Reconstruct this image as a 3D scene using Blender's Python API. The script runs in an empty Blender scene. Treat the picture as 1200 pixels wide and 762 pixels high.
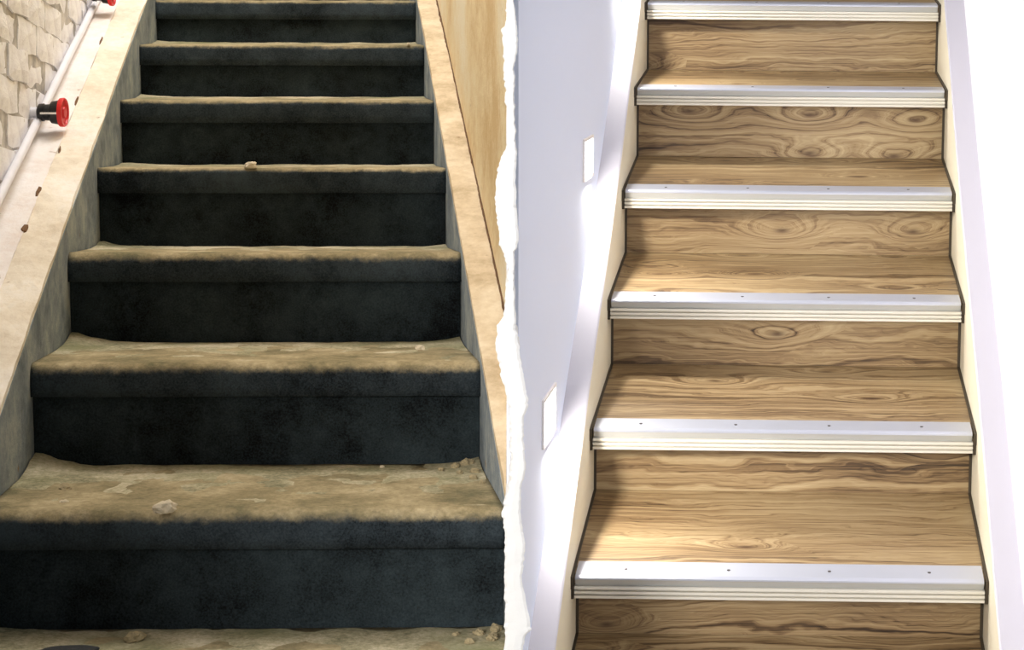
import bpy, bmesh, math, random
from math import sin, cos, pi, exp, radians, atan2, hypot
from mathutils import Vector, noise as mnoise
random.seed(11)
SC = bpy.context.scene
COL = SC.collection

# ------------------------------------------------------------ camera, light, exposure
ZO = 1.70                                   # eye height above the floor
PITCH = 9.00512695e-02
cam_d = bpy.data.cameras.new('camera'); cam = bpy.data.objects.new('camera', cam_d); COL.objects.link(cam)
cam.location = (0, 0, ZO); cam.rotation_euler = (pi / 2 - PITCH, 0, 0)
cam_d.sensor_width = 36; cam_d.lens = 36 * 1799.94 / 1200
cam_d.shift_x = -.7706 / 1200; cam_d.shift_y = -194.081 / 1200; cam_d.clip_start = .02
SC.camera = cam

world = bpy.data.worlds.new('world'); SC.world = world; world.use_nodes = True
bg = world.node_tree.nodes['Background']; bg.inputs[0].default_value = (.93, .96, 1, 1); bg.inputs[1].default_value = .24


def area(name, loc, target, size, sizey, power, col):
    d = bpy.data.lights.new(name, 'AREA'); d.shape = 'RECTANGLE'; d.size = size; d.size_y = sizey
    d.energy = power; d.color = col
    o = bpy.data.objects.new(name, d); COL.objects.link(o); o.location = loc
    o.rotation_euler = (Vector(target) - Vector(loc)).to_track_quat('-Z', 'Y').to_euler()
    return o


area('stairwell_lamp_left', (-.60, 4.5, 4.2), (-.95, 4.1, 1.2), .7, 2.6, 100, (1, .97, .94))
area('stairwell_lamp_right', (.75, 4.9, 4.6), (.85, 4.0, 1.2), .6, 2.4, 4, (1, .97, .95))
area('front_fill', (-1.30, -.9, 2.35), (0, 3.0, 1.0), .6, .6, 145, (1, .98, .96))  # added fill, no lamp known here: whitens the torn edge from the front

SC.view_settings.view_transform = 'Standard'; SC.view_settings.look = 'None'
SC.view_settings.exposure = 0; SC.view_settings.gamma = 1; SC.view_settings.use_curve_mapping = False


# ------------------------------------------------------------ node helpers
class G:
    def __init__(s, name, rough=.6, metal=0, spec=.5):
        s.mat = bpy.data.materials.new(name); s.mat.use_nodes = True
        s.t = s.mat.node_tree; s.t.nodes.clear()
        s.out = s.t.nodes.new('ShaderNodeOutputMaterial'); s.b = s.t.nodes.new('ShaderNodeBsdfPrincipled')
        s.b.inputs['Roughness'].default_value = rough; s.b.inputs['Metallic'].default_value = metal
        s.b.inputs['Specular IOR Level'].default_value = spec
        s.t.links.new(s.b.outputs[0], s.out.inputs[0])

    def n(s, kind, props=None, **ins):
        nd = s.t.nodes.new('ShaderNode' + kind)
        for k, v in (props or {}).items(): setattr(nd, k, v)
        for k, v in ins.items():
            key = int(k[1:]) if k[0] == 'i' and k[1:].isdigit() else k.replace('_', ' ')
            s.put(nd.inputs[key], v)
        return nd

    def put(s, sock, v):
        if isinstance(v, bpy.types.NodeSocket): s.t.links.new(v, sock)
        elif isinstance(v, bpy.types.Node): s.t.links.new(v.outputs[0], sock)
        else: sock.default_value = v

    def m(s, op, a, b=0, c=0):
        nd = s.n('Math', {'operation': op}, i0=a, i1=b, i2=c); return nd.outputs[0]

    def ramp(s, fac, stops, interp='LINEAR'):
        nd = s.n('ValToRGB', None, Fac=fac); cr = nd.color_ramp; cr.interpolation = interp
        while len(cr.elements) > 1: cr.elements.remove(cr.elements[-1])
        cr.elements[0].position = stops[0][0]; cr.elements[0].color = (*stops[0][1], 1)
        for p, c in stops[1:]:
            e = cr.elements.new(p); e.color = (*c, 1)
        return nd.outputs[0]

    def mix(s, fac, a, b, mode='MIX'):
        nd = s.t.nodes.new('ShaderNodeMix'); nd.data_type = 'RGBA'; nd.blend_type = mode
        s.put(nd.inputs[0], fac); s.put(nd.inputs[6], a); s.put(nd.inputs[7], b)
        return nd.outputs[2]

    def obj(s): return s.n('TexCoord').outputs['Object']

    def noise(s, vec, scale, detail=4, rough=.55, dist=0):
        return s.n('TexNoise', None, Vector=vec, Scale=scale, Detail=detail, Roughness=rough, Distortion=dist).outputs[0]

    def scaled(s, vec, x, y, z):
        return s.n('Mapping', None, Vector=vec, Scale=(x, y, z)).outputs[0]

    def bump(s, h, strength=.3, dist=.01):
        b = s.n('Bump', None, Height=h, Strength=strength, Distance=dist)
        s.t.links.new(b.outputs[0], s.b.inputs['Normal'])

    def color(s, c): s.put(s.b.inputs['Base Color'], c if not isinstance(c, tuple) else (*c, 1)); return s.mat


def lin(r, g, b):
    f = lambda v: (v / 255 / 12.92) if v / 255 <= .04045 else ((v / 255 + .055) / 1.055) ** 2.4
    return (f(r), f(g), f(b))


def plain(name, c, rough=.6, metal=0, nscale=0, var=.1, bump=.0, bscale=60):
    g = G(name, rough, metal)
    o = g.obj()
    if nscale:
        f = g.noise(o, nscale, 5, .6)
        dark = tuple(v * (1 - var) for v in c)
        col = g.ramp(f, [(.32, dark), (.62, c)])
    else: col = c
    if bump: g.bump(g.noise(o, bscale, 5, .65), bump, .006)
    return g.color(col)


def wood_mat():
    g = G('oak_laminate', .42)
    o = g.obj(); sx = g.n('SeparateXYZ', None, Vector=o)
    rnd = g.n('ObjectInfo').outputs['Random']
    x = g.m('ADD', sx.outputs[0], g.m('MULTIPLY', rnd, 37.0))
    v = g.m('ADD', g.m('ADD', sx.outputs[1], sx.outputs[2]), g.m('MULTIPLY', rnd, 91.0))
    # knots: scattered bumps in the field whose level lines are the grain
    kx = g.m('MULTIPLY', x, 3.0); kv = g.m('MULTIPLY', v, 8.5)
    kvec = g.n('CombineXYZ', None, X=kx, Y=kv, Z=0.0)
    vor = g.n('TexVoronoi', {'voronoi_dimensions': '2D'}, Vector=kvec.outputs[0], Scale=1.0, Randomness=.9)
    d = vor.outputs['Distance']
    crand = g.n('SeparateColor', None, Color=vor.outputs['Color'])
    on = g.m('GREATER_THAN', crand.outputs[0], .62)
    bumpk = g.m('MULTIPLY', g.m('EXPONENT', g.m('MULTIPLY', g.m('MULTIPLY', d, d), -12.0)), on)
    wv = g.n('CombineXYZ', None, X=g.m('MULTIPLY', x, 2.2), Y=g.m('MULTIPLY', v, 7.0), Z=0.0).outputs[0]
    warp = g.noise(wv, 1.0, 4, .55)
    h = g.m('ADD', g.m('MULTIPLY', v, 13.0), g.m('ADD', g.m('MULTIPLY', bumpk, 1.3), g.m('MULTIPLY', warp, 2.0)))
    rings = g.n('TexNoise', {'noise_dimensions': '1D'}, W=g.m('MULTIPLY', h, 3.3), Scale=1.0, Detail=4.0, Roughness=.7).outputs[0]
    fv = g.n('CombineXYZ', None, X=g.m('MULTIPLY', x, 4.0), Y=g.m('ADD', g.m('MULTIPLY', v, 190.0), g.m('MULTIPLY', bumpk, 6.0)), Z=0.0).outputs[0]
    fine = g.noise(fv, 1.0, 4, .7)
    bv = g.n('CombineXYZ', None, X=g.m('MULTIPLY', x, 1.3), Y=g.m('MULTIPLY', v, 5.0), Z=3.0).outputs[0]
    broad = g.noise(bv, 1.0, 3, .5)
    f = g.m('ADD', g.m('ADD', g.m('MULTIPLY', rings, .52), g.m('MULTIPLY', fine, .36)), g.m('MULTIPLY', broad, .34))
    col = g.ramp(f, [(.43, lin(52, 38, 27)), (.50, lin(94, 73, 50)), (.56, lin(134, 109, 77)), (.64, lin(164, 140, 103)), (.78, lin(190, 169, 131))])
    core = g.m('EXPONENT', g.m('MULTIPLY', g.m('MULTIPLY', d, d), -260.0))
    core = g.m('MULTIPLY', core, g.m('MULTIPLY', on, .8))
    col = g.mix(core, col, (*lin(72, 46, 30), 1))
    g.bump(f, .12, .002)
    return g.color(col)


def carpet_mat(name, lo, hi, dust):
    """dark worn step covering; pale building dust lies where the surface faces up"""
    g = G(name, .95, 0, .15)
    o = g.obj()
    blot = g.noise(o, 5.5, 5, .6); grain = g.noise(o, 260, 3, .7); mid = g.noise(o, 28, 4, .6)
    f = g.m('ADD', g.m('MULTIPLY', blot, .5), g.m('ADD', g.m('MULTIPLY', grain, .40), g.m('MULTIPLY', mid, .2)))
    dark = g.ramp(f, [(.43, lo), (.55, tuple((a + b) / 2 for a, b in zip(lo, hi))), (.68, hi)])
    gn = g.n('NewGeometry'); nz = g.n('SeparateXYZ', None, Vector=gn.outputs['Normal']).outputs[2]
    dn = g.m('ADD', nz, g.m('MULTIPLY', g.m('SUBTRACT', g.noise(o, 40, 5, .75),   .5), .8))
    mask = g.n('MapRange', {'interpolation_type': 'SMOOTHSTEP'}, Value=dn, From_Min=.30, From_Max=.95).outputs[0]
    dcol = g.ramp(g.m('ADD', g.m('MULTIPLY', g.noise(o, 7, 5, .65), .7), g.m('MULTIPLY', g.noise(o, 90, 4, .7), .3)),
                  [(.36, lin(118, 112, 84)), (.5, lin(160, 146, 112)), (.6, lin(190, 174, 138)), (.72, lin(214, 202, 172))])
    col = g.mix(g.m('MULTIPLY', mask, dust), dark, dcol)
    g.bump(g.m('ADD', g.m('MULTIPLY', grain, .7), mid), .5, .004)
    return g.color(col)


def dust_mat():
    g = G('building_dust', 1, 0, .1); o = g.obj()
    f = g.m('ADD', g.m('MULTIPLY', g.noise(o, 6, 6, .65), .6), g.m('MULTIPLY', g.noise(o, 110, 4, .75), .4))
    col = g.ramp(f, [(.38, lin(122, 120, 94)), (.48, lin(168, 160, 130)), (.56, lin(200, 189, 160)), (.68, lin(228, 219, 197))])
    tint = g.noise(o, 3.1, 3, .5)
    col = g.mix(g.n('MapRange', None, Value=tint, From_Min=.5, From_Max=.72).outputs[0], col, (*lin(128, 130, 92), 1))
    g.bump(f, .6, .006)
    return g.color(col)


M = {}
M['wood'] = wood_mat()
M['step_dark'] = carpet_mat('worn_dark_step', lin(24, 29, 33), lin(66, 76, 82), .95)
M['dust'] = dust_mat()
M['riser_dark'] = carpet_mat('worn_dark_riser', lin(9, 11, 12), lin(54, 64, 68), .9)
M['metal'] = plain('satin_aluminium', (.56, .58, .66), .38, .5)
M['metal_front'] = plain('aluminium_front', (.48, .48, .46), .45, .2)
M['ridge'] = plain('white_ridged_strip', lin(222, 217, 204), .45)
M['seal'] = plain('brown_sealant', lin(66, 56, 42), .6)
M['screw'] = plain('screw_steel', lin(92, 88, 88), .4, .6)
M['cream'] = plain('cream_skirting', lin(240, 232, 208), .5, 0, 3, .05)
M['skirt_top'] = plain('white_skirting_top', lin(200, 197, 206), .5)
M['lavender'] = plain('cool_white_paint', lin(226, 234, 253), .55)
M['white_wall'] = plain('white_paint', lin(252, 250, 253), .55)
M['floor'] = plain('grey_screed', lin(150, 150, 142), .7, 0, 5, .15)
M['lamp_frame'] = plain('white_lamp_frame', lin(250, 244, 240), .4)
M['torn'] = plain('torn_white_paper', (.93, .93, .93), .9, 0, 0, .1, .25, 90)
M['red'] = plain('red_plastic', lin(214, 24, 24), .35)
M['black'] = plain('black_plastic', lin(16, 16, 20), .35)
M['highlight'] = plain('bright_highlight', (.8, .8, .82), .25, .9)
M['pipe'] = plain('white_pipe_paint', lin(238, 238, 246), .5, 0, 12, .08)
M['mortar'] = plain('dirty_mortar', lin(216, 211, 206), .95, 0, 14, .6, .6, 60)
M['chip'] = plain('plaster_crumb', lin(226, 212, 184), .95, 0, 40, .25, .5, 120)
M['chip_tan'] = plain('mortar_chip', lin(176, 160, 124), .95, 0, 40, .3, .5, 120)
M['black_chip'] = plain('dark_slab', lin(52, 54, 54), .9, 0, 30, .4, .4, 90)
M['rust'] = plain('brown_dirt', lin(128, 94, 62), .95, 0, 60, .5, .5, 150)


def plaster(name, c1, c2, c3, scale=4):
    g = G(name, .9, 0, .2); o = g.obj()
    f = g.m('ADD', g.m('MULTIPLY', g.noise(o, scale, 6, .62), .75), g.m('MULTIPLY', g.noise(o, 50, 4, .7), .25))
    col = g.ramp(f, [(.38, c1), (.5, c2), (.62, c3)])
    spots = g.noise(o, 22, 3, .5)
    col = g.mix(g.n('MapRange', None, Value=spots, From_Min=.70, From_Max=.78).outputs[0], col, (*lin(150, 120, 84), 1))
    g.bump(g.m('ADD', f, g.m('MULTIPLY', g.noise(o, 120, 3, .7), .4)), .5, .008)
    return g.color(col)


M['beige_plaster'] = plaster('beige_plaster', lin(222, 208, 186), lin(238, 228, 210), lin(248, 242, 232))
M['pinkish_plaster'] = plaster('pale_plaster', lin(232, 220, 212), lin(242, 236, 232), lin(250, 246, 244))
M['yellow_plaster'] = plaster('yellowed_plaster', lin(222, 192, 142), lin(240, 220, 178), lin(246, 234, 206), 2.5)
M['tan_ledge'] = plaster('tan_ledge', lin(196, 174, 140), lin(222, 202, 170), lin(238, 222, 194), 7)
M['stringer'] = plaster('grey_plaster', lin(112, 122, 130), lin(142, 152, 158), lin(172, 178, 176), 8)
M['brick'] = plaster('white_painted_brick', lin(232, 230, 234), lin(246, 245, 249), lin(253, 253, 255), 16)
g = G('lamp_lens'); g.color((.9, .9, .9)); g.b.inputs['Emission Color'].default_value = (1, .97, .93, 1)
g.b.inputs['Emission Strength'].default_value = 9; M['lens'] = g.mat


# ------------------------------------------------------------ object helpers
def link(name, bm, mat, parent=None, smooth=False, normals=True):
    if normals: bmesh.ops.recalc_face_normals(bm, faces=bm.faces)
    me = bpy.data.meshes.new(name); bm.to_mesh(me); bm.free()
    for m_ in (mat if isinstance(mat, (list, tuple)) else [mat]): me.materials.append(m_)
    o = bpy.data.objects.new(name, me); COL.objects.link(o)
    if smooth:
        for p in me.polygons: p.use_smooth = True
    if parent: o.parent = parent; o.location = -Vector(parent['base'])
    return o


def recentre(o, c):
    """put a top-level mesh's origin on it"""
    o.data.transform(__import__('mathutils').Matrix.Translation(-Vector(c))); o.location = c


def tag(o, label=None, cat=None, group=None, kind=None):
    if label: o['label'] = label
    if cat: o['category'] = cat
    if group: o['group'] = group
    if kind: o['kind'] = kind
    return o


def empty(name, loc):
    o = bpy.data.objects.new(name, None); COL.objects.link(o); o.location = loc; o.empty_display_size = .1
    o['base'] = tuple(loc); return o


# ------------------------------------------------------------ the two flights (each measured along its own run)
class Flight:
    def __init__(s, xc, yaw, ty, roll, ov, Y, Z, B, lo, hi, lip, clampx=None):
        s.xc, s.yaw, s.ty, s.roll, s.ov, s.lip, s.clampx = xc, yaw, ty, roll, ov, lip, clampx
        s.Y0 = Y[0]; n = len(Y); s.k = {}
        dy = (Y[-1] - Y[0]) / (n - 1); dz = (Z[-1] - Z[0]) / (n - 1)
        for i in range(n): s.k[i] = [Y[i] - Y[0], Z[i] + ZO, B[i] + ZO]
        for i in range(n, hi + 1): s.k[i] = [s.k[i-1][0] + dy, s.k[i-1][1] + dz, s.k[i-1][2] + dz]
        for i in range(-1, lo - 1, -1): s.k[i] = [s.k[i+1][0] - dy, s.k[i+1][1] - dz, s.k[i+1][2] - dz]
        s.lo, s.hi = lo, hi; s.k[lo][2] = max(0, s.k[lo][2]) if s.k[lo][2] > .06 else 0

    def m(s, u, t, z):
        x = s.xc + cos(s.ty) * u - sin(s.yaw) * t
        if s.clampx is not None: x = min(x, s.clampx)
        return Vector((x, s.Y0 + sin(s.ty) * u + cos(s.yaw) * t, z + s.roll * u))

    def line(s, t):
        ks = [s.k[i] for i in range(s.lo, s.hi + 1)]
        if t <= ks[0][0]: a, b = ks[0], ks[1]
        elif t >= ks[-1][0]: a, b = ks[-2], ks[-1]
        else:
            for a, b in zip(ks, ks[1:]):
                if a[0] <= t <= b[0]: break
        return a[1] + (b[1] - a[1]) * (t - a[0]) / (b[0] - a[0])


LF = Flight(-.46268, .1161187, .0248063, -.00316, .0192,
            [2.58378, 3.03072, 3.49341, 3.96562, 4.42431, 4.89178, 5.36707],
            [-.84617, -.68743, -.53327, -.38088, -.22871, -.07702, .06886],
            [-1.05976, -.89718, -.74241, -.58829, -.41745, -.24273, -.07734], -4, 8, .064, -.0108)
RF = Flight(.57621, -.184925, -.010808, -.008548, .08154,
            [3.22262, 3.51735, 3.84280, 4.14675, 4.44168, 4.72977],
            [-1.20334, -.95581, -.70852, -.46313, -.19831, .04897],
            [-1.36042, -1.12416, -.88945, -.64405, -.40066, -.15529], -1, 7, .047)


def prism(F, prof, u0, u1, nu=1, bm=None, jit=None):
    """extrude a closed (run, height) profile across the flight"""
    bm = bm or bmesh.new(); rows = []
    for i in range(nu + 1):
        u = u0 + (u1 - u0) * i / nu; row = []
        for j, (t, z) in enumerate(prof):
            dt = dz = 0
            if jit: dt, dz = jit(u, t, z, j)
            row.append(bm.verts.new(F.m(u, t + dt, z + dz)))
        rows.append(row)
    n = len(prof)
    for a, b in zip(rows, rows[1:]):
        for j in range(n): bm.faces.new((a[j], a[(j+1) % n], b[(j+1) % n], b[j]))
    bm.faces.new(rows[0]); bm.faces.new(list(reversed(rows[-1])))
    return bm


def arc(cx, cz, r, a0, a1, n):
    return [(cx + r * cos(a0 + (a1 - a0) * i / n), cz + r * sin(a0 + (a1 - a0) * i / n)) for i in range(n + 1)]


def nz(x, y, z): return mnoise.noise(Vector((x, y, z)))


# ------------------------------------------------------------ floor
bm = bmesh.new()
for v in ((-2.2, -2.0, -.05), (2.6, -2.0, -.05), (2.6, 9.5, -.05), (-2.2, 9.5, -.05)): bm.verts.new(v)
bm.verts.ensure_lookup_table()
f = bm.faces.new(bm.verts); r = bmesh.ops.extrude_face_region(bm, geom=[f])
for v in [e for e in r['geom'] if isinstance(e, bmesh.types.BMVert)]: v.co.z = 0
tag(link('floor', bm, M['floor']), kind='structure')

# ------------------------------------------------------------ left flight: old, dark, dusty
LS = empty('staircase', LF.m(0, LF.k[LF.lo][0], 0))
tag(LS, 'old dark staircase with worn dusty steps between beige plaster ledges', 'staircase')
W2 = .45
for k in range(LF.lo, LF.hi + 1):
    t, z, b = LF.k[k]
    if k < LF.hi: tb = LF.k[k+1][0] + LF.ov + .004; zb = LF.k[k+1][2]
    else: tb = t + .9; zb = z
    rr = .028 if k < 3 else .016
    top = [(t + rr + (tb - t - rr) * q, z + (zb - z) * q) for q in (.12, .25, .4, .55, .7, .85, 1)]
    prof = [(t + LF.ov + .01, z - LF.lip)] + [(t, z - LF.lip), (t - .001, z - LF.lip * .66)] + \
        [(p[0], p[1]) for p in arc(t + rr, z - rr, rr, pi, pi / 2, 5)] + top + [(tb, zb - .05), (t + LF.ov + .01, z - .075)]

    def jit(u, tt, zz, j, k=k, z=z, zb=zb, tb=tb):
        a = nz(u * 9, k * 7.3, j * .6) * .0014 + nz(u * 40, k * 3.1, j) * .0005
        if 3 <= j <= 8: return (-a * .8, a * 1.1)
        if j in (0, len(prof) - 1, len(prof) - 2): return (0, 0)
        return (a * .5, a * .6)
    tr = link('tread', prism(LF, prof, -W2, W2, 70, jit=jit), M['step_dark'], LS, smooth=True)
    # riser
    zt = z - LF.lip + .004
    rp = [(t + LF.ov, b - (.02 if k > LF.lo else 0)), (t + LF.ov, b + (zt - b) * .35), (t + LF.ov, b + (zt - b) * .7), (t + LF.ov, zt), (t + LF.ov + .045, zt), (t + LF.ov + .045, b - (.02 if k > LF.lo else 0))]
    link('riser', prism(LF, rp, -W2 + .001, W2 - .001, 24,
                        jit=lambda u, tt, zz, j, k=k: (nz(u * 5, k * 5.1, j * .7) * .0015, 0) if j < 4 else (0, 0)), M['riser_dark'], LS)
    # dust lying on the tread, banked up in the back corners
    if -1 <= k <= 6:
        bm = bmesh.new(); nu, nt = 60, 16; grid = []
        for i in range(nu + 1):
            u = -W2 + .003 + (2 * W2 - .006) * i / nu; row = []
            for j in range(nt + 1):
                q = j / nt; tt = t + rr * .7 + (tb - .006 - t - rr * .7) * q
                base = z + (zb - z) * max(0, (tt - t - rr) / (tb - t - rr))
                hgt = -.0016 + .0030 * (nz(u * 14, tt * 14, k) + .3 * nz(u * 60, tt * 60, k)) + .004 * q * q
                amp = {0: .026, 1: .024, 2: .014}.get(k, .008)
                dl = hypot((u + W2) * .85, (tb - tt) * .55); dr = hypot((u - W2) * 1.2, (tb - tt) * .7)
                hgt += amp * exp(-(dl / .055) ** 1.4) * (1 + .4 * nz(u * 50, tt * 50, 3)) + amp * .6 * exp(-(dr / .045) ** 1.4)
                if j == 0 or j == nt: hgt -= .003
                row.append(bm.verts.new(LF.m(u, tt, base + hgt)))
            grid.append(row)
        for a, c in zip(grid, grid[1:]):
            for j in range(nt): bm.faces.new((a[j], a[j+1], c[j+1], c[j]))
        tag(link('dust_layer', bm, M['dust'], LS, smooth=True, normals=False), kind='stuff')

# core under the steps so that nothing is hollow
def core(F, s0=None):
    prof = []
    for k in range(F.lo, F.hi + 1):
        t, z, b = F.k[k]
        zz = b if k > F.lo else 0
        prof.append((t + F.ov + .06, zz - .06 if k > F.lo else 0)); prof.append((t + F.ov + .06, z - .09))
    te = F.k[F.hi][0] + .9
    prof += [(te, F.k[F.hi][1] - .09), (te, 0)]
    return prof


def core_mesh(F, w):
    bm = bmesh.new()
    p = core(F)
    # built as vertical slabs so that the section needs no concave faces
    for k in range(F.lo, F.hi + 1):
        t0 = F.k[k][0] + F.ov + .06; t1 = F.k[k+1][0] + F.ov + .06 if k < F.hi else F.k[k][0] + .9
        zt = F.k[k][1] - .09
        zt = min(zt, (F.k[k+1][2] - .055) if k < F.hi else zt)
        prism(F, [(t0, 0), (t1, 0), (t1, zt), (t0, zt)], -w, w, 1, bm)
    return bm


link('core', core_mesh(LF, W2 - .003), M['mortar'], LS)

# side walls of the flight (grey face, beige ledge on top)
def strip(F, u0, u1, e0, e1, t0, t1, step, zb=0., bm=None, jitter=0., nu=3, seed=0):
    """solid bank that follows the pitch line: top from height e0 at u0 to e1 at u1"""
    bm = bm or bmesh.new(); n = int(round((t1 - t0) / step)); rows = []
    for i in range(n + 1):
        t = t0 + (t1 - t0) * i / n; h = F.line(t); row = [bm.verts.new(F.m(u0, t, zb))]
        for j in range(nu + 1):
            q = j / nu; u = u0 + (u1 - u0) * q
            d = jitter * (nz(t * 6, u * 8, seed) + .5 * nz(t * 23, u * 20, seed + 5))
            row.append(bm.verts.new(F.m(u + (d * .7 if 0 < j < nu or (j == 0) else 0), t, h + e0 + (e1 - e0) * q + d)))
        row.append(bm.verts.new(F.m(u1, t, zb))); rows.append(row)
    m_ = len(rows[0])
    for a, b in zip(rows, rows[1:]):
        for j in range(m_): bm.faces.new((a[j], a[(j+1) % m_], b[(j+1) % m_], b[j]))
    bm.faces.new(rows[0]); bm.faces.new(list(reversed(rows[-1])))
    return bm


T0, T1 = LF.k[-4][0] - .02, LF.k[8][0] + .6
link('stringer', strip(LF, -W2, -W2 - .165, .066, .066, T0, T1, .05), M['stringer'], LS)


def ledge(F, ua, ub, ea, eb, thick, jitter, seed, mat, name, step=.03, nu=4, t0=T0, t1=T1):
    bm = bmesh.new(); n = int(round((t1 - t0) / step)); rows = []
    for i in range(n + 1):
        t = t0 + (t1 - t0) * i / n; h = F.line(t); row = []
        for j in range(nu + 1):
            q = j / nu; u = ua + (ub - ua) * q
            d = jitter * (nz(t * 7, u * 9, seed) + .5 * nz(t * 29, u * 26, seed + 5))
            row.append(bm.verts.new(F.m(u + (d if j in (0,) else 0), t, h + ea + (eb - ea) * q + d)))
        row.append(bm.verts.new(F.m(ub, t, h + eb - thick))); row.append(bm.verts.new(F.m(ua, t, h + ea - thick)))
        rows.append(row)
    m_ = len(rows[0])
    for a, b in zip(rows, rows[1:]):
        for j in range(m_): bm.faces.new((a[j], a[(j+1) % m_], b[(j+1) % m_], b[j]))
    bm.faces.new(rows[0]); bm.faces.new(list(reversed(rows[-1])))
    return link(name, bm, mat, LS, smooth=False)


inner = ledge(LF, -W2 - .001, -W2 - .085, .078, .082, .014, .008, 1, M['beige_plaster'], 'ledge')
inner['label'] = 'beige plaster ledge beside the steps on the left'
outer = ledge(LF, -W2 - .0855, -W2 - .165, .082, .086, .020, .004, 9, M['pinkish_plaster'], 'ledge')
outer['label'] = 'paler plaster band between beige ledge and brick wall'
link('stringer', strip(LF, W2, W2 + .066, .012, .012, -.13, T1, .05), M['stringer'], LS)
rl = ledge(LF, W2 + .001, W2 + .066, .028, .030, .018, .003, 4, M['tan_ledge'], 'ledge', t0=-.13)
rl['label'] = 'tan plaster ledge beside the steps on the right'

# dirt-filled crack between right ledge and the wall
bm = bmesh.new(); rows = []
n = 260
for i in range(n + 1):
    t = .42 + (3.6 - .42) * i / n; h = LF.line(t) + .033
    w = .0016 + .0022 * abs(nz(t * 30, 2, 1)) + (.003 if t > 2.2 else .0) * abs(nz(t * 18, 5, 1)); j_ = .0018 * nz(t * 12, 9, 1)
    u = W2 + .0655 + j_
    rows.append([bm.verts.new(LF.m(u - w * 1.4, t, h - .004)), bm.verts.new(LF.m(u - w, t, h + .0015)), bm.verts.new(LF.m(u, t, h + .002 + w * 2)), bm.verts.new(LF.m(u + .004, t, h - .004))])
for a, b in zip(rows, rows[1:]):
    for j in range(4): bm.faces.new((a[j], a[(j+1) % 4], b[(j+1) % 4], b[j]))
bm.faces.new(rows[0]); bm.faces.new(list(reversed(rows[-1])))
link('crack_filling', bm, M['rust'], LS)
# thin crack along the seam of the two left ledge bands, plus two broken spots
for (t, u, w, l) in ((1.05, -.538, .010, .05), (.86, -.535, .012, .035), (1.62, -.537, .005, .06), (2.1, -.538, .004, .07), (2.6, -.537, .004, .08), (1.3, -.530, .004, .03)):
    bm = bmesh.new(); ring = []
    for q in range(9):
        a = q / 9 * 2 * pi; rj = 1 + .35 * nz(q, t * 5, 2)
        ring.append((u + w * cos(a) * rj * .6, t + l * .5 * sin(a) * rj))
    vs = [bm.verts.new(LF.m(p, s_, LF.line(s_) + .083 + .003 * (i % 2))) for i, (p, s_) in enumerate(ring)]
    lo_ = [bm.verts.new(LF.m(p, s_, LF.line(s_) + .07)) for (p, s_) in ring]
    bm.faces.new(vs)
    for i in range(9): bm.faces.new((vs[i], vs[(i+1) % 9], lo_[(i+1) % 9], lo_[i]))
    bm.faces.new(lo_)
    link('broken_spot', bm, M['rust'], LS)


# ------------------------------------------------------------ walls
def slab(F, u0, u1, t0, t1, z0, z1, bm=None):
    bm = bm or bmesh.new()
    vs = [bm.verts.new(F.m(u, t, z)) for z in (z0, z1) for (u, t) in ((u0, t0), (u1, t0), (u1, t1), (u0, t1))]
    for q in ((0, 1, 2, 3), (7, 6, 5, 4), (0, 4, 5, 1), (1, 5, 6, 2), (2, 6, 7, 3), (3, 7, 4, 0)): bm.faces.new([vs[i] for i in q])
    return bm


WT = 4.0          # wall height
UL = -W2 - .165
wl = empty('wall_left', LF.m(UL - .1, 0, 0)); tag(wl, kind='structure')
link('wall_core', slab(LF, UL - .005, UL - .18, T0, T1, 0, WT), M['mortar'], wl)
# plaster over the wall where no brick shows (in front of the view and low down)
# bricks: rows sag slightly towards the far end, as in the photograph
TILT = -.125
brick_meshes = []
for v_ in range(6):
    bm = bmesh.new(); rs = random.Random(v_)
    nx, nz_ = 4, 3; L_, H_ = .236, .078
    fr = []
    for i in range(nx + 1):
        r_ = []
        for j in range(nz_ + 1):
            edge = (i in (0, nx)) or (j in (0, nz_))
            dx = rs.uniform(-.006, .006); dz = rs.uniform(-.005, .005)
            r_.append(bm.verts.new((rs.uniform(-.0012, .0012) - (.0020 if edge else 0), -L_/2 + L_ * i / nx + dx, -H_/2 + H_ * j / nz_ + dz)))
        fr.append(r_)
    for a, b in zip(fr, fr[1:]):
        for j in range(nz_): bm.faces.new((a[j], a[j+1], b[j+1], b[j]))
    ed = [r_[0] for r_ in fr] + [fr[-1][j] for j in range(1, nz_ + 1)] + [fr[i][nz_] for i in range(nx - 1, -1, -1)] + [fr[0][j] for j in range(nz_ - 1, 0, -1)]
    bk = [bm.verts.new((-.05, v.co.y, v.co.z)) for v in ed]
    for i in range(len(ed)): bm.faces.new((ed[i], bk[i], bk[(i+1) % len(ed)], ed[(i+1) % len(ed)]))
    bm.faces.new(bk); bmesh.ops.recalc_face_normals(bm, faces=bm.faces)
    me = bpy.data.meshes.new('brick'); bm.to_mesh(me); bm.free(); me.materials.append(M['brick'])
    brick_meshes.append(me)
CH, CL = .084, .244
for row in range(-8, 26):
    for c in range(-2, 20):
        a = (c + (.5 if row % 2 else 0)) * CL; hh = row * CH
        t = .7 + a * cos(TILT) - hh * sin(TILT); z = 1.15 + hh * cos(TILT) + a * sin(TILT)
        h = LF.line(t)
        if t < .75 or t > 3.9 or z < h + .03 or z > 2.75 or z > h + 1.35: continue
        o = bpy.data.objects.new('brick', random.choice(brick_meshes)); COL.objects.link(o); o.parent = wl
        o.location = LF.m(UL + random.uniform(-.004, .003), t, z) - Vector(wl['base'])
        o.rotation_euler = (TILT + random.uniform(-.02, .02), 0, LF.yaw + random.uniform(-.01, .01))
        o.scale = (1, random.uniform(.96, 1.02), random.uniform(.95, 1.05))
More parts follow.
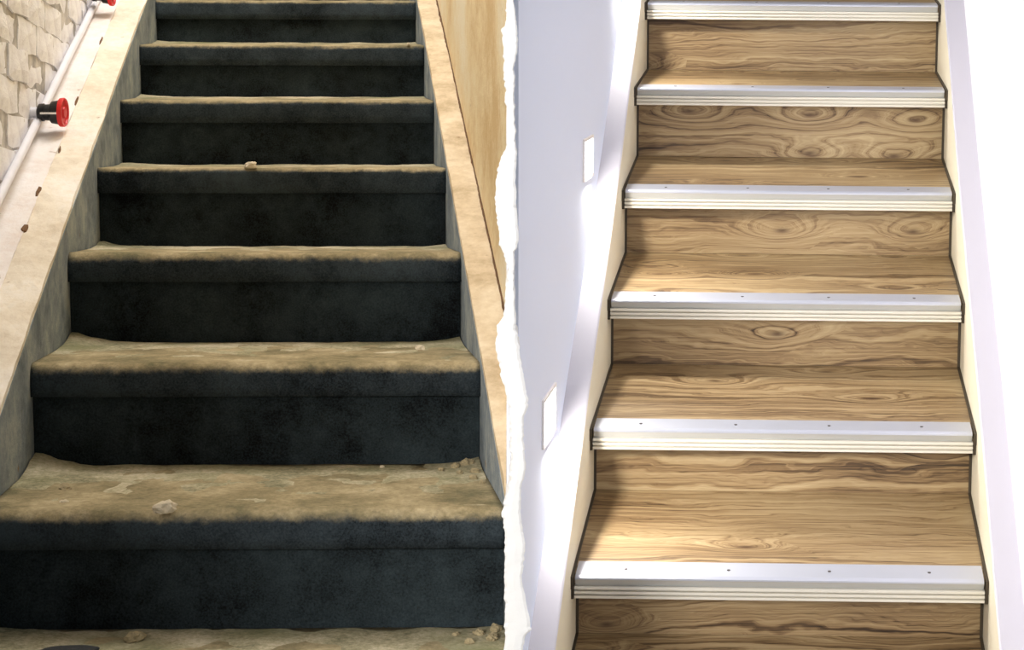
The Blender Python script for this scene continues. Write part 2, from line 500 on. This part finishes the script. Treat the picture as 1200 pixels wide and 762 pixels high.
# rest of the wall, rendered smooth, set flush with the bricks
bm = slab(LF, UL - .001, UL - .02, T0, .62, 0, WT)
slab(LF, UL - .001, UL - .02, 4.05, T1, 0, WT, bm)
link('render_coat', bm, M['pinkish_plaster'], wl)

# the partition between the two flights
pl0 = LF.m(W2 + .066, 0, 0); UR = -W2 - .055; pr0 = RF.m(UR, 0, 0)


def on_line(F, u, t):
    return (F.xc + cos(F.ty) * u - sin(F.yaw) * t, F.Y0 + sin(F.ty) * u + cos(F.yaw) * t)


XL, XR = -.0100, .0095
tL = (F_x := (LF.xc + cos(LF.ty) * (W2 + .066) - XL)) / sin(LF.yaw)
tR = ((RF.xc + cos(RF.ty) * UR) - XR) / sin(RF.yaw)
TLend, TRend = 5.6, 5.2
plan = [(XL, 2.50), on_line(LF, W2 + .066, tL), on_line(LF, W2 + .066, TLend), on_line(RF, UR, TRend), on_line(RF, UR, tR), (XR, 2.50)]
bm = bmesh.new()
lo_ = [bm.verts.new((x, y, 0)) for x, y in plan]; up = [bm.verts.new((x, y, WT)) for x, y in plan]
fs = []
for i in range(6): fs.append(bm.faces.new((lo_[i], lo_[(i+1) % 6], up[(i+1) % 6], up[i])))
fs.append(bm.faces.new(lo_)); fs.append(bm.faces.new(up))
for i in (0, 1): fs[i].material_index = 0
for i in (2, 3, 4, 5, 6, 7): fs[i].material_index = 1
wm = link('wall_middle', bm, [M['yellow_plaster'], M['lavender']]); tag(wm, kind='structure')
wm['base'] = (0, 2.5, 0); recentre(wm, (0, 2.5, 0))

# torn paper divider, built here as the partition's front edge: ragged both sides (heights in metres, half widths in mm)
YE = 2.44
Ledge = [(-60, 594), (0, 594), (30, 593), (34, 588), (62, 590), (100, 591), (125, 593), (150, 597), (172, 594), (190, 585), (205, 582), (240, 580), (262, 583), (288, 586), (300, 590), (316, 596), (342, 592), (372, 590), (378, 584), (402, 580), (422, 583), (452, 590), (482, 597), (500, 597), (540, 599), (575, 596), (602, 587), (622, 592), (648, 591), (690, 591), (740, 593), (762, 595), (800, 594)]
Redge = [(-60, 602), (0, 602), (12, 604), (42, 607), (60, 606), (76, 603), (130, 603), (160, 604), (190, 606), (200, 604), (242, 605), (282, 608), (296, 603), (350, 603), (382, 605), (402, 607), (430, 612), (475, 620), (490, 614), (520, 614), (550, 617), (572, 611), (602, 610), (640, 616), (680, 612), (720, 620), (738, 623), (748, 616), (762, 613), (800, 613)]


def lerp(tab, y):
    for a, b in zip(tab, tab[1:]):
        if a[0] <= y <= b[0]: return a[1] + (b[1] - a[1]) * (y - a[0]) / (b[0] - a[0])
    return tab[0][1] if y < tab[0][0] else tab[-1][1]


kk = YE / 1799.94
bm = bmesh.new(); rows = []
NZ = 1100
for i in range(NZ + 1):
    z = WT * i / NZ
    # height on the edge measured from the eye line downwards
    py = 187 + 1799.94 * math.tan(math.atan2(ZO - z, YE) - PITCH)
    if py < -60: l = 590 + 9 * nz(z * 3, 1, 1); r_ = 604 + 6 * nz(z * 3, 7, 1)
    elif py > 800: l = 592 + 9 * nz(z * 3, 1, 1); r_ = 613 + 6 * nz(z * 3, 7, 1)
    else: l = lerp(Ledge, py); r_ = lerp(Redge, py)
    if py > 590: l = min(l, 591.5)
    l += 2.2 * nz(z * 60, 3, 0) + 2.4 * nz(z * 150, 3, 5); r_ += 1.6 * nz(z * 60, 9, 0) + 1.8 * nz(z * 150, 9, 5)
    xl = (l - 600.8) * kk; xr = (r_ - 600.8) * kk
    f_ = .004 * nz(z * 25, 4, 4)
    mid_ = (xl + xr) / 2
    rows.append([bm.verts.new(c) for c in ((xl, YE + .002 + f_ * .3, z), (xl + .25 * (mid_ - xl), YE - .001 + f_ * .3, z), (mid_, YE - .002 + .001 * nz(z * 40, 1, 8), z), (xr - .25 * (xr - mid_), YE - .001 - f_ * .3, z), (xr, YE + .002 - f_ * .3, z), (min(xr, XR + .001), YE + .062, z), (max(xl, XL - .001), YE + .062, z))])
for a, b in zip(rows, rows[1:]):
    for j in range(7): bm.faces.new((a[j], a[(j+1) % 7], b[(j+1) % 7], b[j]))
bm.faces.new(rows[0]); bm.faces.new(list(reversed(rows[-1])))
link('torn_divider', bm, M['torn'], wm)

# right-hand wall
UW = W2 + .060
wr = link('wall_right', slab(RF, UW, UW + .2, RF.k[-1][0] - .9, RF.k[7][0] + .6, 0, WT + .6), M['white_wall']); tag(wr, kind='structure')
recentre(wr, RF.m(UW + .1, 0, 0))

# ------------------------------------------------------------ right flight: oak laminate with aluminium nosings
RS = empty('staircase', RF.m(0, RF.k[RF.lo][0], 0))
tag(RS, 'renovated oak laminate staircase with silver nosings between white walls', 'staircase')
WB = W2 - .005
for k in range(RF.lo, RF.hi + 1):
    t, z, b = RF.k[k]
    if k < RF.hi: tb = RF.k[k+1][0] + RF.ov; zb = RF.k[k+1][2]
    else: tb = t + .8; zb = z
    sl = (zb - z) / (tb - t)
    tp = [(t + .012, z - .020), (t + .012, z - .004), (t + .02, z - .001 + .02 * sl), (tb + .002, zb), (tb + .002, zb - .03), (t + .012, z - .038)]
    link('tread', prism(RF, tp, -WB, WB, 1), M['wood'], RS)
    rp = [(t + RF.ov, b + .0005 if k > RF.lo else 0), (t + RF.ov, z - .030), (t + RF.ov + .02, z - .030), (t + RF.ov + .02, b if k > RF.lo else 0)]
    link('riser', prism(RF, rp, -WB, WB, 1), M['wood'], RS)
    # soffit under the overhang
    link('nosing_core', prism(RF, [(t + .012, z - .040), (t + .012, z - .0445), (t + RF.ov + .002, z - .0445), (t + RF.ov + .002, z - .034)], -WB, WB, 1), M['seal'], RS)
    # metal plate on top with angled front
    pt = .062
    link('nosing_lip', prism(RF, [(t + .0115, z - .0195), (t + .0065, z - .0195), (t - .0002, z - .0045), (t + .0115, z - .0045)], -WB + .004, WB - .004, 1), M['metal_front'], RS)
    np_ = [(t + .0115, z - .0040), (t - .0012, z - .0042), (t - .0012, z - .0008), (t + .002, z + .0016), (t + .006, z + .0030 + .006 * sl),
           (t + pt - .004, z + .0030 + pt * sl), (t + pt, z + .0010 + pt * sl), (t + pt, z - .0006 + pt * sl), (t + .0115, z - .003 + .0115 * sl)]
    no = link('nosing_plate', prism(RF, np_, -WB + .004, WB - .004, 1), M['metal'], RS)
    zz = z - .0200
    tr_ = [(t + .0115, zz), (t + .001, zz), (t - .0015, zz - .0015), (t - .0015, zz - .0060), (t + .0075, zz - .0066), (t + .0075, zz - .0098), (t - .001, zz - .0104),
           (t - .001, zz - .0160), (t + .0075, zz - .0166), (t + .0075, zz - .0198), (t, zz - .0205), (t, zz - .0262), (t + .0025, zz - .0272), (t + .0115, zz - .0272)]
    link('nosing_trim', prism(RF, tr_, -WB + .002, WB - .002, 1), M['ridge'], RS)
    # brown sealant lines at both sides of tread, nosing and riser
    for s_ in (-1, 1):
        bm = bmesh.new(); u0, u1 = s_ * (WB - .0005), s_ * (W2 + .001)
        prism(RF, [(t - .003, z - .026), (t - .004, z + .002), (t + .01, z + .005), (tb, zb + .003), (tb, zb - .02), (t + .01, z - .03)], u0, u1, 1, bm)
        prism(RF, [(t + RF.ov - .003, b if k > RF.lo else 0), (t + RF.ov - .003, z - .04), (t + RF.ov + .015, z - .04), (t + RF.ov + .015, b if k > RF.lo else 0)], u0, u1, 1, bm)
        prism(RF, [(t + .004, z - .05), (t + .004, z - .02), (t + RF.ov + .005, z - .02), (t + RF.ov + .005, z - .05)], u0, u1, 1, bm)
        link('seal', bm, M['seal'], RS)
    # screws
    if -1 <= k <= 5:
        for i, us in enumerate((-.334, -.111, .108, .325)):
            bm = bmesh.new(); c = (us, t + .030)
            for (r0, hz) in ((.0042, .0034), (.0036, .0046)):
                pass
            ring0 = [bm.verts.new(RF.m(c[0] + .0042 * cos(a), c[1] + .0042 * sin(a), z + .0022 + (c[1] - t) * sl)) for a in [q * pi / 5 for q in range(10)]]
            ring1 = [bm.verts.new(RF.m(c[0] + .0036 * cos(a), c[1] + .0036 * sin(a), z + .0041 + (c[1] - t) * sl)) for a in [q * pi / 5 for q in range(10)]]
            bm.faces.new(ring1); bm.faces.new(list(reversed(ring0)))
            for q in range(10): bm.faces.new((ring0[q], ring0[(q+1) % 10], ring1[(q+1) % 10], ring1[q]))
            sc = link('screw', bm, M['screw']); sc.parent = no
            sc.location = (0, 0, 0)
link('core', core_mesh(RF, WB - .002), M['mortar'], RS)

# skirtings
TA, TB = RF.k[-1][0] - .06, RF.k[7][0] + .5


def skirting(ua, ub, e, name, label):
    bm = bmesh.new(); ts = [TA] + [RF.k[i][0] for i in range(0, 8)] + [TB]; rows = []
    r_ = .006
    du = 1 if ub > ua else -1
    for t in ts:
        h = RF.line(t) + e
        rows.append([bm.verts.new(RF.m(u, t, zz)) for u, zz in ((ua, 0), (ua, h - .004), (ua + du * .0035, h), (ub, h + .002), (ub, 0))])
    for a, b in zip(rows, rows[1:]):
        for j in range(5):
            f = bm.faces.new((a[j], a[(j+1) % 5], b[(j+1) % 5], b[j])); f.material_index = 0 if j in (0, 3, 4) else 1
    bm.faces.new(rows[0]); bm.faces.new(list(reversed(rows[-1])))
    o = link(name, bm, [M['cream'], M['skirt_top']], RS); o['label'] = label
    return o


skirting(-W2 - .0005, UR, .105, 'skirting', 'cream skirting board with white top on the left side')
skirting(W2 + .0015, UW, .095, 'skirting', 'cream skirting board with pale top on the right side')

# ------------------------------------------------------------ square recessed step lights in the partition's right face
def step_light(t, z, label):
    wall_n = Vector((cos(RF.yaw), sin(RF.yaw), 0))           # into the stairwell
    along = Vector((-sin(RF.yaw), cos(RF.yaw), 0))
    p = RF.m(UR, t, z); root = empty('step_light', p)
    tag(root, label, 'lamp', 'square step lights in the white wall')
    hw, hh = .085, .053; fw = .008

    def box(a0, a1, z0, z1, d0, d1, bm):
        vs = [bm.verts.new(p + along * a + Vector((0, 0, zz)) + wall_n * d) for d in (d0, d1) for (a, zz) in ((a0, z0), (a1, z0), (a1, z1), (a0, z1))]
        for q in ((0, 1, 2, 3), (7, 6, 5, 4), (0, 4, 5, 1), (1, 5, 6, 2), (2, 6, 7, 3), (3, 7, 4, 0)): bm.faces.new([vs[i] for i in q])
    bm = bmesh.new()
    box(-hw, hw, hh - fw, hh, -.001, .005, bm); box(-hw, hw, -hh, -hh + fw, -.001, .005, bm)
    box(-hw, -hw + fw, -hh + fw, hh - fw, -.001, .005, bm); box(hw - fw, hw, -hh + fw, hh - fw, -.001, .005, bm)
    link('frame', bm, M['lamp_frame'], root)
    bm = bmesh.new(); box(-hw + fw, hw - fw, -hh + fw, hh - fw, -.0005, .0025, bm)
    link('lens', bm, M['lens'], root)
    l = area('lamp_beam', p + wall_n * .007 + Vector((0, 0, -.030)), p + wall_n * 1.0 + Vector((0, 0, -.50)), .05, .05, LED, (1, .95, .88))
    l.parent = root; l.location = l.location - p
    return root


LED = 7.4
step_light(.030, .846, 'lower square step light glowing in the white wall left of oak stairs')
step_light(.632, 1.352, 'upper square step light glowing in the white wall left of oak stairs')
LED = 7.4
a_ = step_light(1.234, 1.858, 'square step light above the frame')
a_['label'] = 'third square step light further up the white wall'

# ------------------------------------------------------------ white pipe along foot of brick wall
bm = bmesh.new(); rows = []
for i in range(90):
    t = .3 + 4.0 * i / 89
    h = LF.line(t) + .100 + .021 * (2.44 - t) + .002 * nz(t * 3, 1, 3)
    rows.append([bm.verts.new(LF.m(UL + .016 + .011 * cos(a), t, h + .011 * sin(a))) for a in [q * pi / 5 for q in range(10)]])
for a, b in zip(rows, rows[1:]):
    for j in range(10): bm.faces.new((a[j], a[(j+1) % 10], b[(j+1) % 10], b[j]))
bm.faces.new(rows[0]); bm.faces.new(list(reversed(rows[-1])))
pp = link('pipe', bm, M['pipe'], smooth=True); recentre(pp, LF.m(UL + .016, 1.8, LF.line(1.8) + .113))
tag(pp, 'thin white pipe running up along the foot of the brick wall', 'pipe')


# ------------------------------------------------------------ red and black wall caps
def lathe_x(prof, n=28, bm=None):
    """revolve (axial, radius) about local x"""
    bm = bm or bmesh.new(); rows = []
    for (a, r_) in prof:
        rows.append([bm.verts.new((a, max(r_, .0001) * cos(q * 2 * pi / n), max(r_, .0001) * sin(q * 2 * pi / n))) for q in range(n)])
    for a, b in zip(rows, rows[1:]):
        for j in range(n): bm.faces.new((a[j], a[(j+1) % n], b[(j+1) % n], b[j]))
    bm.faces.new(rows[0]); bm.faces.new(list(reversed(rows[-1])))
    return bm


def wall_cap(t, z, label, rot=.116):
    p = LF.m(UL - .002, t, z); root = empty('valve', p); root['base'] = (0, 0, 0)
    tag(root, label, 'valve', 'red valves on the brick wall')
    root.rotation_euler = (0, 0, LF.yaw - rot); root.scale = (.86, .86, .86)
    link('body', lathe_x([(.022, .020), (.026, .026), (.040, .027), (.042, .024), (.058, .025), (.064, .033), (.080, .036), (.090, .038)]), M['black'], root)
    link('stub', lathe_x([(0, .016), (.030, .016)]), M['pipe'], root)
    bm = bmesh.new(); box = [(x, y, zz) for x in (.040, .092) for y in (-.042, -.036) for zz in (-.003, .003)]
    vs = [bm.verts.new(c) for c in box]
    for q in ((0, 1, 3, 2), (4, 5, 7, 6), (0, 1, 5, 4), (2, 3, 7, 6), (0, 2, 6, 4), (1, 3, 7, 5)): bm.faces.new([vs[i] for i in q])
    link('highlight_strip', bm, M['highlight'], root)  # bright strip in place of the highlight on the black body
    link('cap', lathe_x([(.088, .036), (.089, .043), (.100, .044), (.103, .042), (.103, .036), (.098, .034), (.097, .018), (.104, .016), (.104, .0)]), M['red'], root)
    return root


wall_cap(1.39, 1.463, 'round red and black valve sticking out beside the white pipe')
wall_cap(2.325, 1.782, 'red valve cut off by the top edge of the picture')


# ------------------------------------------------------------ loose crumbs and chips on the old steps
def crumb(t, u, k, sx, sy, sz, label, mat='chip', seed=0, lift=0., name='plaster_chip', group='loose chips on the old steps', zabs=None, rough=.35):
    bm = bmesh.new(); bmesh.ops.create_icosphere(bm, subdivisions=3, radius=1)
    for v in bm.verts:
        c = v.co; d = 1 + rough * nz(c.x * 1.7 + seed, c.y * 1.7, c.z * 1.7) + rough * .5 * nz(c.x * 4 + seed, c.y * 4, c.z * 4)
        v.co = Vector((c.x * d * sx / 2, c.y * d * sy / 2, max(c.z * d, -.75) * sz / 2))
    mn = min(v.co.z for v in bm.verts)
    for v in bm.verts: v.co.z -= mn
    o = link(name, bm, M[mat]); t0, z0, b0 = LF.k[k]; tb = LF.k[k+1][0] + LF.ov; zb = LF.k[k+1][2]
    zz = z0 + (zb - z0) * max(0, (t - t0)) / (tb - t0) if zabs is None else zabs
    o.location = LF.m(u, t, zz + lift)
    o.rotation_euler = (atan2(zb - z0, tb - t0) if zabs is None else 0, 0, seed)
    tag(o, label, 'chip', group); return o


exec_chips = [
    # t, u, step, size x y z, label, material
    (.004, -.136, 0, .040, .028, .024, 'large white crumb of plaster on the front edge of the lowest full step', 'chip', .0),
    (.22, -.345, 0, .044, .022, .010, 'flat pale flake on the left of the lowest full step', 'chip_tan', .0),
    (.09, -.325, 0, .016, .012, .007, 'small pale crumb in front of the flat flake', 'chip', .0),
    (.418, .25, 0, .010, .010, .008, 'tiny crumb against the riser on the lowest full step', 'chip', .0),
    (-.06, -.185, -1, .034, .026, .020, 'tan wedge-shaped chip at the bottom of the picture', 'chip_tan', .0),
]
for i, (t, u, k, a, b_, c, lab, mt, lf) in enumerate(exec_chips): crumb(t, u, k, a, b_, c, lab, mt, seed=i * 1.7 + .3)
crumb(LF.k[1][0] + .30, .345, 1, .034, .020, .012, 'oblong pale chip on the right of the second step up', 'chip', seed=5.1)
crumb(LF.k[3][0] + .008, -.055, 3, .034, .022, .020, 'white chip on the middle front edge of a dark step', 'chip', seed=6.2)
crumb(LF.k[5][0] + .006, .40, 5, .012, .010, .010, 'tiny white chip at the right end of an upper step edge', 'chip', seed=7.2)
corner = [(.03, .03, .030, 'largest rubble crumb tucked in the right back corner of the lowest full step'),
          (.05, .055, .022, 'middling rubble crumb left of the largest one in the right step corner'),
          (.10, .02, .020, 'rubble crumb against the right wall in front of the largest corner crumb'),
          (.11, .05, .016, 'small rubble crumb in front of the middling one near the step corner'),
          (.16, .028, .018, 'rubble crumb halfway along the right wall of the lowest full step'),
          (.20, .015, .014, 'foremost rubble crumb along the right wall of the lowest full step'),
          (.07, .085, .014, 'leftmost small rubble crumb by the right step corner')]
for i, (dt, du, s_, lab) in enumerate(corner):
    crumb(LF.k[1][0] + LF.ov - dt - .01, W2 - du, 0, s_, s_ * .8, s_ * .7, lab, 'chip_tan', seed=10 + i * 1.3, name='rubble_crumb', group='rubble in the right corner of the lowest full step')
foot = [(.03, .02, .024, 'largest crumb at the bottom beside the torn white divider'),
        (.05, .05, .020, 'crumb just left of the largest one at the bottom by the white edge'),
        (.08, .03, .022, 'crumb in front of the largest one at the bottom by the white edge'),
        (.10, .07, .018, 'foremost crumb at the bottom left of the white edge'),
        (.05, .09, .014, 'leftmost small crumb at the bottom near the white edge')]
for i, (dt, du, s_, lab) in enumerate(foot):
    crumb(LF.k[0][0] + LF.ov - dt - .01, W2 - du, -1, s_, s_ * .8, s_ * .7, lab, 'chip_tan', seed=30 + i * 1.3, name='rubble_crumb', group='crumbs at the bottom beside the white wall edge')
crumb(-.135, -.285, -1, .105, .05, .016, 'flat dark slab fragment at the lower left edge of the picture', 'black_chip', seed=.12, rough=.15, name='slab_fragment', group=None)
